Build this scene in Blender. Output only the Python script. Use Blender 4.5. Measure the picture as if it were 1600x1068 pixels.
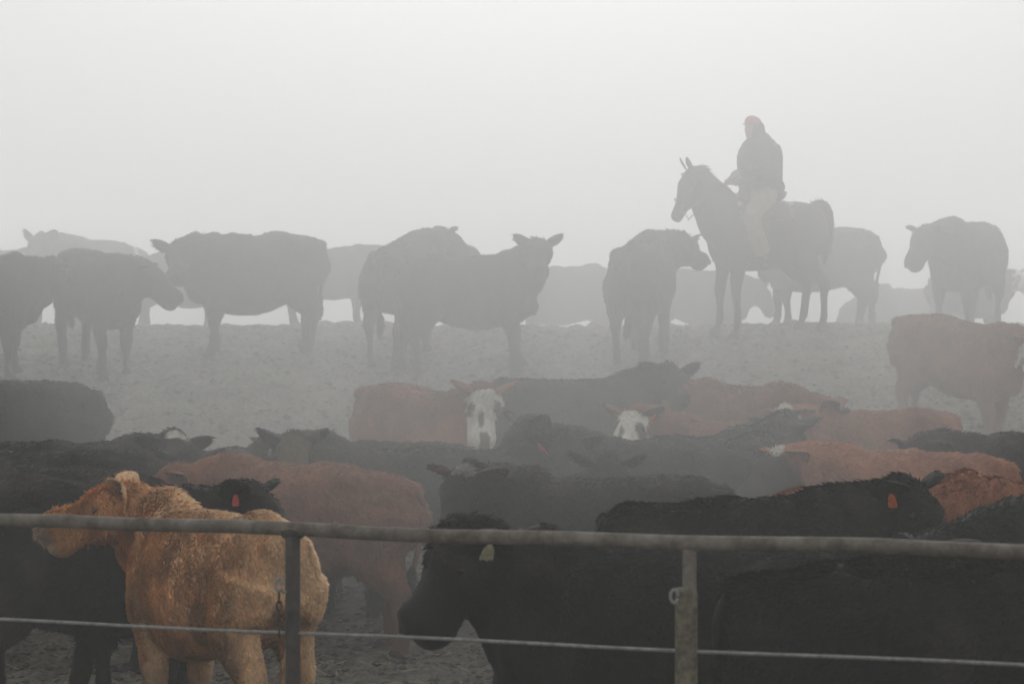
import bpy, math, random
import numpy as np
from mathutils import Vector, noise

# ------------------------------------------------------------------ camera, world, sun, exposure
for o in list(bpy.data.objects):
    bpy.data.objects.remove(o)
S = bpy.context.scene
COL = S.collection
R = math.radians
H = 2.3            # camera height
FPX = 4444.0       # focal length in pixels of a 1600 wide picture
YH = 505.0         # row of the horizon in that picture
cam = bpy.data.objects.new('camera', bpy.data.cameras.new('camera'))
COL.objects.link(cam)
cam.data.sensor_width = 36.0
cam.data.lens = 100.0
cam.data.clip_start = 0.1
cam.data.clip_end = 5000
cam.location = (0, 0, H)
cam.rotation_euler = (R(90) - math.atan((534 - YH) / FPX), 0, 0)
cam.data.dof.use_dof = True
cam.data.dof.focus_distance = 21.0
cam.data.dof.aperture_fstop = 5.6
S.camera = cam

SUN_EL, SUN_AZ = R(24), R(1)
w = bpy.data.worlds.new('World')
S.world = w
w.use_nodes = True
nt = w.node_tree
bg = nt.nodes['Background']
sky = nt.nodes.new('ShaderNodeTexSky')
sky.sky_type = 'NISHITA'
sky.sun_disc = False
sky.sun_elevation = SUN_EL
sky.sun_rotation = SUN_AZ
sky.air_density = 1.0
sky.dust_density = 8.0
sky.ozone_density = 1.0
hs = nt.nodes.new('ShaderNodeHueSaturation')
hs.inputs['Saturation'].default_value = 0.10
nt.links.new(sky.outputs[0], hs.inputs['Color'])
ov = nt.nodes.new('ShaderNodeMix')          # overcast: the clear sky shows only faintly through an even layer
ov.data_type = 'RGBA'
ov.inputs['Factor'].default_value = .95
nt.links.new(hs.outputs[0], ov.inputs[6])
ov.inputs[7].default_value = (6.55, 6.65, 6.72, 1)
nt.links.new(ov.outputs[2], bg.inputs['Color'])
bg.inputs['Strength'].default_value = 0.05

sl = bpy.data.lights.new('sun', 'SUN')
sl.energy = 1.3
sl.angle = R(10)
sl.color = (1.0, 0.985, 0.965)
sun = bpy.data.objects.new('sun', sl)
COL.objects.link(sun)
sd = Vector((math.sin(SUN_AZ) * math.cos(SUN_EL), math.cos(SUN_AZ) * math.cos(SUN_EL), math.sin(SUN_EL)))
sun.rotation_euler = sd.to_track_quat('Z', 'Y').to_euler()
sun.location = (0, 0, 30)

S.render.engine = 'CYCLES'
S.cycles.volume_bounces = 3
S.view_settings.view_transform = 'Standard'
S.view_settings.look = 'None'
S.view_settings.exposure = 0.52
S.view_settings.gamma = 1.0
HAZE_D = 0.0046
DUST_D = 0.047

# ------------------------------------------------------------------ helpers
rng = np.random.default_rng(7)


def px(x, D):
    return (x - 800.0) / FPX * D


PY = np.array([0, 18, 21, 24, 27, 29.2, 31, 32.3, 33.4, 34.5, 35.5, 37, 39, 40.5, 42.3, 44.5, 50, 60, 90, 400])
PZ = np.array([0, 0, .02, .26, .66, 1.06, 1.5, 1.78, 1.98, 2.16, 2.24, 2.25, 2.235, 2.1, 1.78, 1.42, .8, .2, 0, 0])
_yy = np.linspace(-20, 400, 8401)
_zz = np.interp(_yy, PY, PZ)
_k = np.hanning(27)
_k /= _k.sum()
_zz = np.convolve(np.pad(_zz, 13, mode='edge'), _k, mode='valid')


def gz(x, y):
    x = np.asarray(x, float)
    y = np.asarray(y, float)
    z = np.interp(y, _yy, _zz)
    return z + .018 * np.sin(x * 1.3 + .6 * y) + .014 * np.sin(x * .7 - y * 1.1 + 1) + .01 * np.sin(2.9 * x + 1.7 * y)


def mat(name, rough=.8, spec=.3):
    m = bpy.data.materials.new(name)
    m.use_nodes = True
    b = m.node_tree.nodes['Principled BSDF']
    b.inputs['Roughness'].default_value = rough
    b.inputs['Specular IOR Level'].default_value = spec
    return m, m.node_tree, b


def nn(t, kind, **kw):
    n = t.nodes.new(kind)
    for k, v in kw.items():
        if k in n.inputs:
            n.inputs[k].default_value = v
        else:
            setattr(n, k, v)
    return n


def simple(name, col, rough=.7, spec=.3, var=.25, scale=30, bump=.3, metal=0.0):
    m, t, b = mat(name, rough, spec)
    tc = nn(t, 'ShaderNodeTexCoord')
    n = nn(t, 'ShaderNodeTexNoise', Scale=scale, Detail=6.0, Roughness=.65)
    t.links.new(tc.outputs['Object'], n.inputs['Vector'])
    cr = nn(t, 'ShaderNodeValToRGB')
    cr.color_ramp.elements[0].position = .3
    cr.color_ramp.elements[1].position = .7
    cr.color_ramp.elements[0].color = tuple(c * (1 - var) for c in col) + (1,)
    cr.color_ramp.elements[1].color = tuple(min(1, c * (1 + var)) for c in col) + (1,)
    t.links.new(n.outputs[0], cr.inputs[0])
    t.links.new(cr.outputs[0], b.inputs['Base Color'])
    bp = nn(t, 'ShaderNodeBump', Strength=bump, Distance=.01)
    t.links.new(n.outputs[0], bp.inputs['Height'])
    t.links.new(bp.outputs[0], b.inputs['Normal'])
    b.inputs['Metallic'].default_value = metal
    return m


def coat_material():
    m, t, b = mat('animal_coat', .72, .22)
    a = nn(t, 'ShaderNodeAttribute', attribute_name='Col')
    tc = nn(t, 'ShaderNodeTexCoord')
    mp = nn(t, 'ShaderNodeMapping')
    mp.inputs['Scale'].default_value = (1, 1, .45)
    t.links.new(tc.outputs['Object'], mp.inputs['Vector'])
    n = nn(t, 'ShaderNodeTexNoise', Scale=26.0, Detail=7.0, Roughness=.7, Distortion=.8)
    t.links.new(mp.outputs[0], n.inputs['Vector'])
    n2 = nn(t, 'ShaderNodeTexNoise', Scale=4.0, Detail=4.0, Roughness=.6)
    t.links.new(tc.outputs['Object'], n2.inputs['Vector'])
    ad = nn(t, 'ShaderNodeMath', operation='MULTIPLY_ADD')
    t.links.new(n.outputs[0], ad.inputs[0])
    ad.inputs[1].default_value = 1.3
    t.links.new(n2.outputs[0], ad.inputs[2])
    mr = nn(t, 'ShaderNodeMapRange')
    mr.inputs['From Min'].default_value = .8
    mr.inputs['From Max'].default_value = 1.5
    mr.inputs['To Min'].default_value = .74
    mr.inputs['To Max'].default_value = 1.28
    t.links.new(ad.outputs[0], mr.inputs['Value'])
    mx = nn(t, 'ShaderNodeVectorMath', operation='SCALE')
    t.links.new(a.outputs['Color'], mx.inputs[0])
    t.links.new(mr.outputs[0], mx.inputs['Scale'])
    t.links.new(mx.outputs[0], b.inputs['Base Color'])
    bp = nn(t, 'ShaderNodeBump', Strength=.55, Distance=.02)
    t.links.new(n.outputs[0], bp.inputs['Height'])
    t.links.new(bp.outputs[0], b.inputs['Normal'])
    b.inputs['Sheen Weight'].default_value = .05
    b.inputs['Sheen Roughness'].default_value = .45
    return m


COAT = coat_material()
EYE = simple('dark_eye', (.008, .006, .005), .15, .5, 0, 5, 0)
TAGS = {'orange': simple('orange_tag', (.75, .17, .05), .5), 'white': simple('white_tag', (.75, .72, .62), .5),
        'yellow': simple('yellow_tag', (.62, .58, .36), .5), 'green': simple('green_tag', (.18, .36, .1), .5),
        'red': simple('red_tag', (.62, .1, .08), .5)}
HORN = simple('dark_hoof', (.03, .026, .022), .6)


class G:
    """vertex and face collector"""
    def __init__(s):
        s.v, s.f, s.n = [], [], 0

    def add(s, v, f):
        v = np.asarray(v, float)
        s.v.append(v)
        s.f += [tuple(i + s.n for i in q) for q in f]
        s.n += len(v)
        return s

    def arr(s):
        return np.vstack(s.v)


def catmull(A, k):
    A = np.asarray(A, float)
    n = len(A)
    P = np.vstack([2 * A[0] - A[1], A, 2 * A[-1] - A[-2]])
    out = []
    for i in range(n - 1):
        p0, p1, p2, p3 = P[i], P[i + 1], P[i + 2], P[i + 3]
        for j in range(k):
            t = j / k
            out.append(.5 * ((2 * p1) + (-p0 + p2) * t + (2 * p0 - 5 * p1 + 4 * p2 - p3) * t * t + (-p0 + 3 * p1 - 3 * p2 + p3) * t ** 3))
    out.append(A[-1])
    return np.array(out)


def loft(g, pts, rw, rh, side=(0, 1, 0), n=16, p=2.0, k=3):
    """closed tube through pts with half widths rw (along side) and rh (across)"""
    N = len(pts)
    side = np.asarray(side, float)
    if side.ndim == 1:
        side = np.tile(side, (N, 1))
    M = np.hstack([np.asarray(pts, float), np.asarray(rw, float)[:, None] * np.ones((N, 1)), np.asarray(rh, float)[:, None] * np.ones((N, 1)), side])
    if k > 1:
        M = catmull(M, k)
    P, W, Hh, Sd = M[:, :3], np.maximum(M[:, 3], .002), np.maximum(M[:, 4], .002), M[:, 5:8]
    T = np.gradient(P, axis=0)
    T /= np.linalg.norm(T, axis=1)[:, None] + 1e-9
    Sd = Sd - T * (Sd * T).sum(1)[:, None]
    Sd /= np.linalg.norm(Sd, axis=1)[:, None] + 1e-9
    U = np.cross(T, Sd)
    a = np.arange(n) / n * 2 * np.pi
    c, s_ = np.cos(a), np.sin(a)
    c = np.sign(c) * np.abs(c) ** (2 / p)
    s_ = np.sign(s_) * np.abs(s_) ** (2 / p)
    V = P[:, None, :] + Sd[:, None, :] * (W[:, None] * c)[:, :, None] + U[:, None, :] * (Hh[:, None] * s_)[:, :, None]
    m = len(P)
    V = V.reshape(-1, 3)
    F = []
    for i in range(m - 1):
        for j in range(n):
            j2 = (j + 1) % n
            F.append((i * n + j, i * n + j2, (i + 1) * n + j2, (i + 1) * n + j))
    F.append(tuple(range(n))[::-1])
    F.append(tuple((m - 1) * n + j for j in range(n)))
    g.add(V, F)
    return g


def ball(g, c, r, nu=14, nv=9):
    r = np.ones(3) * r
    V = [(0, 0, 1)]
    for i in range(1, nv):
        for j in range(nu):
            t, q = math.pi * i / nv, 2 * math.pi * j / nu
            V.append((math.sin(t) * math.cos(q), math.sin(t) * math.sin(q), math.cos(t)))
    V.append((0, 0, -1))
    F = [(0, 1 + j, 1 + (j + 1) % nu) for j in range(nu)]
    for i in range(nv - 2):
        for j in range(nu):
            a, b = 1 + i * nu + j, 1 + i * nu + (j + 1) % nu
            F.append((a, a + nu, b + nu, b))
    e = len(V) - 1
    F += [(e, e - nu + (j + 1) % nu, e - nu + j) for j in range(nu)]
    g.add(np.array(V) * r + np.asarray(c, float), F)
    return g


def box(g, c, h, M=None):
    V = np.array([(x, y, z) for x in (-1, 1) for y in (-1, 1) for z in (-1, 1)], float) * np.asarray(h, float)
    if M is not None:
        V = V @ np.asarray(M, float).T
    g.add(V + np.asarray(c, float), [(0, 1, 3, 2), (4, 6, 7, 5), (0, 4, 5, 1), (2, 3, 7, 6), (0, 2, 6, 4), (1, 5, 7, 3)])
    return g


def mk(name, V, F, m, parent=None, smooth=True, bevel=0):
    me = bpy.data.meshes.new(name)
    me.from_pydata([tuple(v) for v in V] if not isinstance(V, np.ndarray) else V.tolist(), [], F if isinstance(F, list) else F.tolist())
    me.materials.append(m)
    if smooth:
        me.polygons.foreach_set('use_smooth', [True] * len(me.polygons))
    o = bpy.data.objects.new(name, me)
    COL.objects.link(o)
    if parent:
        o.parent = parent
    if bevel:
        b = o.modifiers.new('bevel', 'BEVEL')
        b.width = bevel
        b.segments = 2
    return o


def gmk(name, g, m, parent=None, **kw):
    return mk(name, g.arr(), g.f, m, parent, **kw)


def thing(name, label, cat, loc=(0, 0, 0), rz=0, group=None):
    o = bpy.data.objects.new(name, None)
    o.empty_display_size = .2
    COL.objects.link(o)
    o.location = [float(c) for c in loc]
    o.rotation_euler = (0, 0, rz)
    o['label'] = label
    o['category'] = cat
    if group:
        o['group'] = group
    return o


def remesh(g, voxel, it=5):
    """one continuous skin round everything in g"""
    me = bpy.data.meshes.new('tmp')
    me.from_pydata(g.arr().tolist(), [], g.f)
    o = bpy.data.objects.new('tmp', me)
    COL.objects.link(o)
    r = o.modifiers.new('r', 'REMESH')
    r.mode = 'VOXEL'
    r.voxel_size = voxel
    s = o.modifiers.new('s', 'SMOOTH')
    s.factor = .5
    s.iterations = it
    dg = bpy.context.evaluated_depsgraph_get()
    ev = o.evaluated_get(dg)
    m2 = bpy.data.meshes.new_from_object(ev)
    V = np.empty(len(m2.vertices) * 3)
    m2.vertices.foreach_get('co', V)
    V = V.reshape(-1, 3)
    N = np.empty(len(m2.vertices) * 3)
    m2.vertices.foreach_get('normal', N)
    N = N.reshape(-1, 3)
    F = [tuple(p.vertices) for p in m2.polygons]
    bpy.data.objects.remove(o)
    bpy.data.meshes.remove(me)
    bpy.data.meshes.remove(m2)
    return V, N, F


def lumps(V, N, amp, sc, seed):
    d = np.array([noise.noise(Vector((v[0] * sc + seed, v[1] * sc, v[2] * sc))) for v in V])
    return V + N * (d * amp)[:, None]


def fur(V, N, F, Cc, n, length, width, flow, mask=None, rg=None, lenf=None, jit=.42):
    """short tapered tufts all over a skin; flow(P) gives the lie of the hair"""
    T = []
    for q in F:
        T.append(q[:3])
        if len(q) == 4:
            T.append((q[0], q[2], q[3]))
    T = np.array(T)
    ar = .5 * np.linalg.norm(np.cross(V[T[:, 1]] - V[T[:, 0]], V[T[:, 2]] - V[T[:, 0]]), axis=1)
    if mask is not None:
        ar = ar * mask(V[T].mean(1))
    pr = ar / ar.sum()
    i = rg.choice(len(T), n, p=pr)
    a, b = rg.random(n), rg.random(n)
    sw = a + b > 1
    a[sw], b[sw] = 1 - a[sw], 1 - b[sw]
    wgt = np.stack([1 - a - b, a, b], 1)
    P = (V[T[i]] * wgt[:, :, None]).sum(1)
    Nn = (N[T[i]] * wgt[:, :, None]).sum(1)
    Nn /= np.linalg.norm(Nn, axis=1)[:, None] + 1e-9
    C = (Cc[T[i]] * wgt[:, :, None]).sum(1)
    fl = flow(P) + rg.normal(0, jit, (n, 3))
    fl -= Nn * (fl * Nn).sum(1)[:, None]
    fl /= np.linalg.norm(fl, axis=1)[:, None] + 1e-9
    L = length * (.5 + rg.random(n))
    if lenf is not None:
        L = L * lenf(P)
    d = fl * .9 + Nn * (.15 + .5 * rg.random(n))[:, None]
    sd_ = np.cross(Nn, fl)
    wd = width * (.6 + .8 * rg.random(n))
    P0 = P - Nn * .004
    v = np.stack([P0 - sd_ * wd[:, None], P0 + sd_ * wd[:, None], P0 + d * (L * .55)[:, None] + sd_ * (wd * .7)[:, None] + Nn * .003, P0 + d * L[:, None] - Nn * (L * .1)[:, None]], 1).reshape(-1, 3)
    k = np.arange(n)[:, None] * 4
    f = np.hstack([k, k + 1, k + 2, k + 3])
    Cv = np.repeat(C * (.8 + .42 * rg.random(n))[:, None], 4, axis=0)
    return v, f, Cv


def finish(name, V, F, C, extra, parent, label=None):
    """join skin with tufts, set the colour attribute"""
    Vs, Cs = [V], [C]
    Fs = list(F)
    off = len(V)
    for v, f, c in extra:
        Vs.append(v)
        Cs.append(c)
        Fs += (np.asarray(f) + off).tolist() if isinstance(f, np.ndarray) else [tuple(i + off for i in q) for q in f]
        off += len(v)
    V = np.vstack(Vs)
    C = np.vstack(Cs)
    o = mk(name, V, Fs, COAT, parent)
    at = o.data.color_attributes.new('Col', 'FLOAT_COLOR', 'POINT')
    at.data.foreach_set('color', np.hstack([np.clip(C, 0, 1), np.ones((len(C), 1))]).ravel())
    return o


def dirv(yaw, pitch):
    return np.array([math.cos(pitch) * math.cos(yaw), math.cos(pitch) * math.sin(yaw), math.sin(pitch)])


# ------------------------------------------------------------------ cattle
COATS = {
    'black': (.017, .0165, .0155), 'dusty': (.022, .021, .0195), 'red': (.37, .15, .078), 'darkred': (.29, .125, .072),
    'tan': (.84, .545, .30), 'grey': (.10, .09, .08), 'buff': (.10, .085, .055),
}


def leaf_ear(base, d, face, L, W, th=.008):
    """cupped leaf shaped ear with thickness: base, axis d, face = direction the cup opens to"""
    d = d / np.linalg.norm(d)
    face = face - d * (face @ d)
    face /= np.linalg.norm(face)
    s = np.cross(d, face)
    nt_, nc = 9, 7
    V = []
    for lay in (0, 1):
        for i in range(nt_):
            t = i / (nt_ - 1)
            ww = W * (math.sin(math.pi * (.14 + .80 * t)) ** .7)
            ww = max(ww, .006)
            for j in range(nc):
                c = (j / (nc - 1)) * 2 - 1
                p = base + d * (L * t) + s * (ww * c) + face * (ww * .55 * (c * c) - .3 * ww - lay * th) - face * (.02 * t * t)
                V.append(p)
    F = []
    o = nt_ * nc
    for i in range(nt_ - 1):
        for j in range(nc - 1):
            a = i * nc + j
            F.append((a, a + 1, a + nc + 1, a + nc))
            F.append((o + a, o + a + nc, o + a + nc + 1, o + a + 1))
    rim = [j for j in range(nc)] + [i * nc + nc - 1 for i in range(1, nt_)] + [(nt_ - 1) * nc + j for j in range(nc - 2, -1, -1)] + [i * nc for i in range(nt_ - 2, 0, -1)]
    for a, b in zip(rim, rim[1:] + rim[:1]):
        F.append((a, o + a, o + b, b))
    return np.array(V), F


def smoothstep(x, a, b):
    t = np.clip((x - a) / (b - a), 0, 1)
    return t * t * (3 - 2 * t)


CATTLE = []


def cow(label, x, heading, coat='black', h=1.33, top=None, foot=None, D=None, neck=(0, 12), head=None, cat='cow',
        group=None, tags=(), face=None, furn=16000, furl=.040, voxel=.024, ear=-.12, fat=1.0, steps=None, blotch=0,
        tail=True, poll=None, earcol=None, tailwave=0, switch=None, back=None, tailside=0, mane=0, wide=1.0, headw=1.0, furj=.42, knob=.011, vary=0):
    """top: picture row of the back; foot: picture row of the feet; x: column of the trunk's middle."""
    rg = np.random.default_rng((len(CATTLE) + vary) * 31 + 5)
    seed = (len(CATTLE) + vary) * 7.3
    if D is None:
        Ds = np.linspace(10, 60, 2001)
        if foot is not None:
            yy = YH + FPX / Ds * (H - gz(0 * Ds, Ds))
            D = Ds[np.argmax(yy < foot)]
        else:
            yy = YH + FPX / Ds * (H - gz(0 * Ds, Ds) - h)
            D = Ds[np.argmax(yy < top)]
    D = float(D)
    X = px(x, D)
    th = R(heading)
    sc = h / 1.33
    z0 = float(gz(X, D))
    cth, sth = math.cos(th), math.sin(th)

    def gl(lx, ly):
        lx, ly = lx * sc, ly * sc
        return (float(gz(X + cth * lx - sth * ly, D + sth * lx + cth * ly)) - z0) / sc
    slope = (gl(.5, 0) - gl(-.6, 0)) / 1.1
    mid = gl(-.05, 0)
    root = thing('cow', label, cat, (X, D, z0), th, group)
    root.scale = (sc, sc, sc)
    if head is None:
        head = (neck[0], -25)
    lift = 14 if group and group.startswith('cattle crowded') else (6 if group and group.startswith('black cattle') else 0)
    ny, npi, hy, hp = R(neck[0]), R(neck[1] + lift), R(head[0]), R(head[1])

    def sh(p):                       # the trunk follows the slope of the ground
        p = np.array(p, float)
        p[..., 2] += mid + slope * p[..., 0]
        return p
    g = G()
    T = np.array([(-.845, 1.10, .07, .10), (-.80, 1.07, .17, .20), (-.68, 1.035, .245, .275), (-.48, .985, .285, .345), (-.25, .94, .315, .385),
                  (0, .905, .34, .41), (.22, .905, .33, .42), (.42, .92, .29, .41), (.58, .93, .24, .38), (.70, .91, .19, .30), (.79, .87, .11, .18)])
    T[:, 2] *= fat * wide
    T[3:8, 3] *= (1 + (fat - 1) * .6)
    bulge = rg.normal(0, .012, len(T))
    P = np.stack([T[:, 0], 0 * T[:, 0], T[:, 1] + bulge * .6], 1)
    loft(g, sh(P), T[:, 2], T[:, 3], n=24, p=2.35, k=3)
    for sg in (-1, 1):
        ball(g, sh((-.36, sg * .19 * fat, 1.22)), (.15, .075, .085))     # hip bones
        ball(g, sh((-.76, sg * .10, 1.18)), (.08, .06, .07))
        ball(g, sh((.42, sg * .17 * fat, 1.0)), (.18, .12, .30))      # shoulder
        ball(g, sh((.0, sg * .22 * fat, .86)), (.30, .14, .24))
    ball(g, sh((.40, 0, 1.24)), (.22, .09, .095))                # withers
    ball(g, sh((.66, 0, .74)), (.15, .10, .15))                 # brisket
    if back:
        ball(g, sh((back[0], 0, 1.30)), (.16, .08, back[1]))
    # neck
    B = np.array([.54, 0, 1.10])
    Ln = .43
    dA, dB = dirv(ny * .4, npi * .9), dirv(ny, npi)
    P1 = B + dA * Ln * .42
    P2 = P1 + dB * Ln * .36
    P3 = P2 + dB * Ln * .24
    ys = np.array([0, 1, 0.])
    lat = np.array([-math.sin(hy), math.cos(hy), 0])
    latn = np.array([-math.sin(ny), math.cos(ny), 0])
    sides = np.array([ys, ys, (ys + latn) / 2, latn, (latn + lat) / 2, lat])
    loft(g, sh(np.array([B - dA * .28 + np.array([0, 0, -.03]), B + np.array([0, 0, -.01]), P1, P2, P3, P3 + dirv(hy, hp) * .06])),
         [.22, .21, .18, .15, .13, .09], [.29, .32, .26, .205, .165, .10], sides, n=20, k=3)
    # head frame
    O = P3 + np.array([0, 0, .02])
    u = dirv(hy, hp)
    l = lat
    nU = np.cross(u, l)
    hd = np.array([(-.06, -.015, .075, .08), (.0, -.015, .108, .115), (.07, -.03, .122, .135), (.14, -.045, .122, .142), (.21, -.055, .102, .135),
                   (.29, -.060, .082, .108), (.37, -.066, .082, .108), (.44, -.074, .090, .110), (.49, -.078, .086, .102), (.530, -.08, .062, .074)])
    hd[:, 0] *= .90
    hd[:, 2] *= 1.24 * headw
    hd[:, 3] *= headw
    hd[:, 3] *= 1.12
    hc = O + hd[:, :1] * u + hd[:, 1:2] * nU
    loft(g, sh(hc), hd[:, 2], hd[:, 3], l, n=20, p=2.3, k=3)
    ball(g, sh(O + nU * .085 + u * .0), (.065, .065, .055))       # poll
    for sg in (-1, 1):
        ball(g, sh(O + u * .12 + nU * .035 + l * sg * .098), .042)    # brows
        ball(g, sh(O + u * .17 - nU * .10 + l * sg * .065), .062)     # jaw
        ball(g, sh(O + u * .485 - nU * .035 + l * sg * .042), .034)   # nostrils
    # dewlap
    q0, q1 = O - nU * .12 + u * .10, np.array([.66, 0, .78])
    loft(g, sh(np.array([q0, (q0 + q1) / 2 + np.array([.02, 0, -.0]), q1])), [.035, .045, .06], [.06, .10, .10], [l, ys, ys], n=12, k=3)
    # legs
    if steps is None:
        steps = [rg.uniform(-.10, .10) for _ in range(4)]
    feet = []
    for i, (fr, sg) in enumerate(((1, -1), (1, 1), (0, -1), (0, 1))):
        st = steps[i]
        if fr:
            L = [(.46, .17, .98, .10, .17), (.45, .185, .80, .105, .145), (.44, .185, .66, .085, .105), (.455, .175, .52, .062, .074), (.475, .165, .385, .058, .060),
                 (.465, .165, .26, .039, .042), (.465, .165, .14, .042, .045), (.485, .165, .07, .040, .045), (.505, .165, .0, .052, .068)]
            xb = .46
        else:
            L = [(-.56, .14, 1.02, .13, .25), (-.53, .17, .84, .12, .225), (-.53, .185, .70, .095, .165), (-.60, .18, .56, .068, .105), (-.68, .17, .445, .055, .072),
                 (-.665, .165, .32, .040, .050), (-.655, .165, .15, .044, .047), (-.635, .165, .07, .041, .046), (-.62, .165, .0, .053, .068)]
            xb = -.56
        L = np.array(L)
        k = np.clip((.95 - L[:, 2]) / .95, 0, 1)
        dz = gl(L[-1, 0] + st, sg * .165) - (mid + slope * (L[-1, 0] + st))
        pts = np.stack([L[:, 0] + st * k ** 1.2, sg * L[:, 1] * (1 + (fat - 1) * .7), L[:, 2] + dz * k], 1)
        pts = sh(pts)
        loft(g, pts, L[:, 3] * 1.22, L[:, 4] * 1.25, (0, 1, 0), n=14, k=3)
        feet.append(pts[-1])
    V, N, F = remesh(g, voxel)
    V = lumps(V, N, .030, 3.2, seed)
    V = lumps(V, N, knob, 10, seed + 3)
    fold = np.array([noise.noise(Vector((v[0] * 7 + seed + 1.5 * v[2], v[1] * 2, v[2] * 1.3))) for v in V])
    fw = smoothstep(V[:, 2], .5, .8) * (.45 + .55 * smoothstep(V[:, 0], .1, .5))
    V = V + N * (fold * fw * .030)[:, None]
    V[:, 2] = np.maximum(V[:, 2], min(f[2] for f in feet) - .01)

    # colours
    base = np.array(COATS[coat]) * (1 + rg.uniform(-.12, .12))

    def paint(V):
        n_ = len(V)
        C = np.tile(base, (n_, 1))
        nz = np.array([noise.noise(Vector((v[0] * 5 + seed, v[1] * 5, v[2] * 5))) for v in V])
        nz2 = np.array([noise.noise(Vector((v[0] * 2 + seed, v[1] * 2, v[2] * 2 + 9))) for v in V])
        C *= (1 + .28 * nz + .2 * nz2)[:, None]
        Q = V - sh(O)
        hs_ = Q @ l
        hu, hn, hl = Q @ u, Q @ nU, np.abs(hs_)
        inhead = (hu > -.10) & (hu < .62) & (hl < .2) & (np.abs(hn) < .26)
        dirt = smoothstep(.62 + .18 * nz - (V[:, 2] - mid), 0, .35)
        if coat in ('red', 'tan', 'darkred', 'buff'):
            C = C * (1 - .45 * dirt[:, None]) + np.array([.07, .055, .042]) * (.45 * dirt[:, None])
        else:
            C = C * (1 - .5 * dirt[:, None]) + np.array([.035, .031, .027]) * (.5 * dirt[:, None])
        if coat in ('black', 'dusty'):           # dried mud and dust caught in the hair
            md = (smoothstep(nz2 + .45 * nz, .10, .42) * .55 + .25 * smoothstep(V[:, 2], 1.1, 1.3) * (.5 + nz))[:, None]
            C = C * (1 - md) + np.array([.058, .050, .043]) * md
        if coat in ('red', 'darkred'):
            md = (smoothstep(nz2 + .4 * nz, .15, .5) * .35)[:, None]
            C = C * (1 - md) + np.array([.12, .085, .065]) * md
        if coat == 'tan':
            hd_ = smoothstep(V[:, 0], .42, .85)[:, None]
            C = C * (1 - hd_) + C * np.array([.82, .66, .5]) * hd_
            m_ = (smoothstep(nz2 + .25 * nz, .38, .6))[:, None] * .5
            C = C * (1 - m_) + np.array([.16, .085, .045]) * m_
        if face == 'white':
            wv = np.array([noise.noise(Vector((v[0] * 9 + 2, v[1] * 9 + seed, v[2] * 9))) for v in V])
            mk_ = (inhead & (hu > .0 + .03 * wv) & (hl < .16)).astype(float)
            wb = .02 * wv
            spots = .85 * smoothstep(1 - np.sqrt(((hu - .27) / .10) ** 2 + ((hs_ + .025) / .030) ** 2) + 12 * wb, 0, .25)
            ey = .9 * smoothstep(1 - np.sqrt(((hu - .15) / .065) ** 2 + ((hl - .118) / .045) ** 2) + 10 * wb, 0, .25)
            mz = .85 * smoothstep(hu + wb, .36, .39) * (hl < .048 + wb)
            wh = np.array([.90, .87, .77]) * (1 + .15 * nz[:, None])
            dk = np.array([.07, .045, .035])
            a_ = np.maximum.reduce([spots, ey, mz])[:, None]
            wh = wh * (1 - a_) + dk * a_
            C = np.where(mk_[:, None] > .5, wh, C)
        elif face == 'dark':
            a_ = (inhead * smoothstep(hu, -.05, .08))[:, None]
            C = C * (1 - a_) + np.array([.03, .026, .024]) * a_
        elif face == 'buff':
            a_ = (inhead * smoothstep(hu, -.05, .02) * (hl < .13))[:, None]
            C = C * (1 - a_) + np.array([.13, .10, .055]) * a_
        else:
            mz = (inhead * smoothstep(hu, .42, .47))[:, None]
            muz = np.array([.50, .38, .28]) if coat == 'tan' else np.array([.02, .019, .019])
            C = C * (1 - mz) + muz * mz
        if poll:                                    # white mark on the top of the head
            a_ = (inhead & (hu > -.05) & (hu < .05 + .04 * nz) & (hn > .07) & (hl < .075)).astype(float)[:, None]
            C = C * (1 - a_) + np.array(poll) * a_
        if blotch:                                  # white streak over the back
            a_ = (smoothstep(.06 - np.abs(V[:, 0] - blotch), 0, .03) * (V[:, 2] > .9))[:, None]
            C = C * (1 - a_) + np.array([.7, .68, .62]) * a_
        return C
    C = paint(V)
    extra = []

    def flow(P):
        f = np.zeros_like(P)
        f[:, 0] = -.8
        f[:, 2] = -.75 - (P[:, 2] < .7) * .9
        return f
    # ears
    ec = np.array(earcol) if earcol is not None else base * .9
    earpos = {}
    for sg in (-1, 1):
        e = ear if not isinstance(ear, tuple) else ear[(sg + 1) // 2]
        eb = O + nU * .045 + l * sg * .10 - u * .01
        ed = l * sg + nU * e - u * .22
        fv = u * .8 - nU * .35 + l * sg * .1
        ev, ef = leaf_ear(sh(eb), ed, fv, .205, .098)
        nT = 9 * 7
        cc = np.tile(ec, (len(ev), 1))
        inner = np.array([.30, .19, .15]) if coat in ('tan', 'red', 'darkred') else ec * 1.6
        for i in range(nT):
            j = i % 7
            if 1 < j < 5 and i < 50:
                cc[i] = inner
            if face == 'white' and j in (0, 6):
                cc[i] = (.55, .5, .42)
        extra.append((ev, ef, cc))
        en = np.tile(fv / np.linalg.norm(fv), (len(ev), 1))
        edn = ed / np.linalg.norm(ed)
        ne = 260 if furn > 15000 else 90
        fv_, ff_, fc_ = fur(ev, en, ef, np.tile(ec, (len(ev), 1)), ne, .032, .0035, lambda P: np.tile(edn, (len(P), 1)) + (P - sh(eb)) * 3, None, rg)
        extra.append((fv_, ff_, fc_))
        earpos[sg] = (sh(eb), edn, fv / np.linalg.norm(fv))
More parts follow.
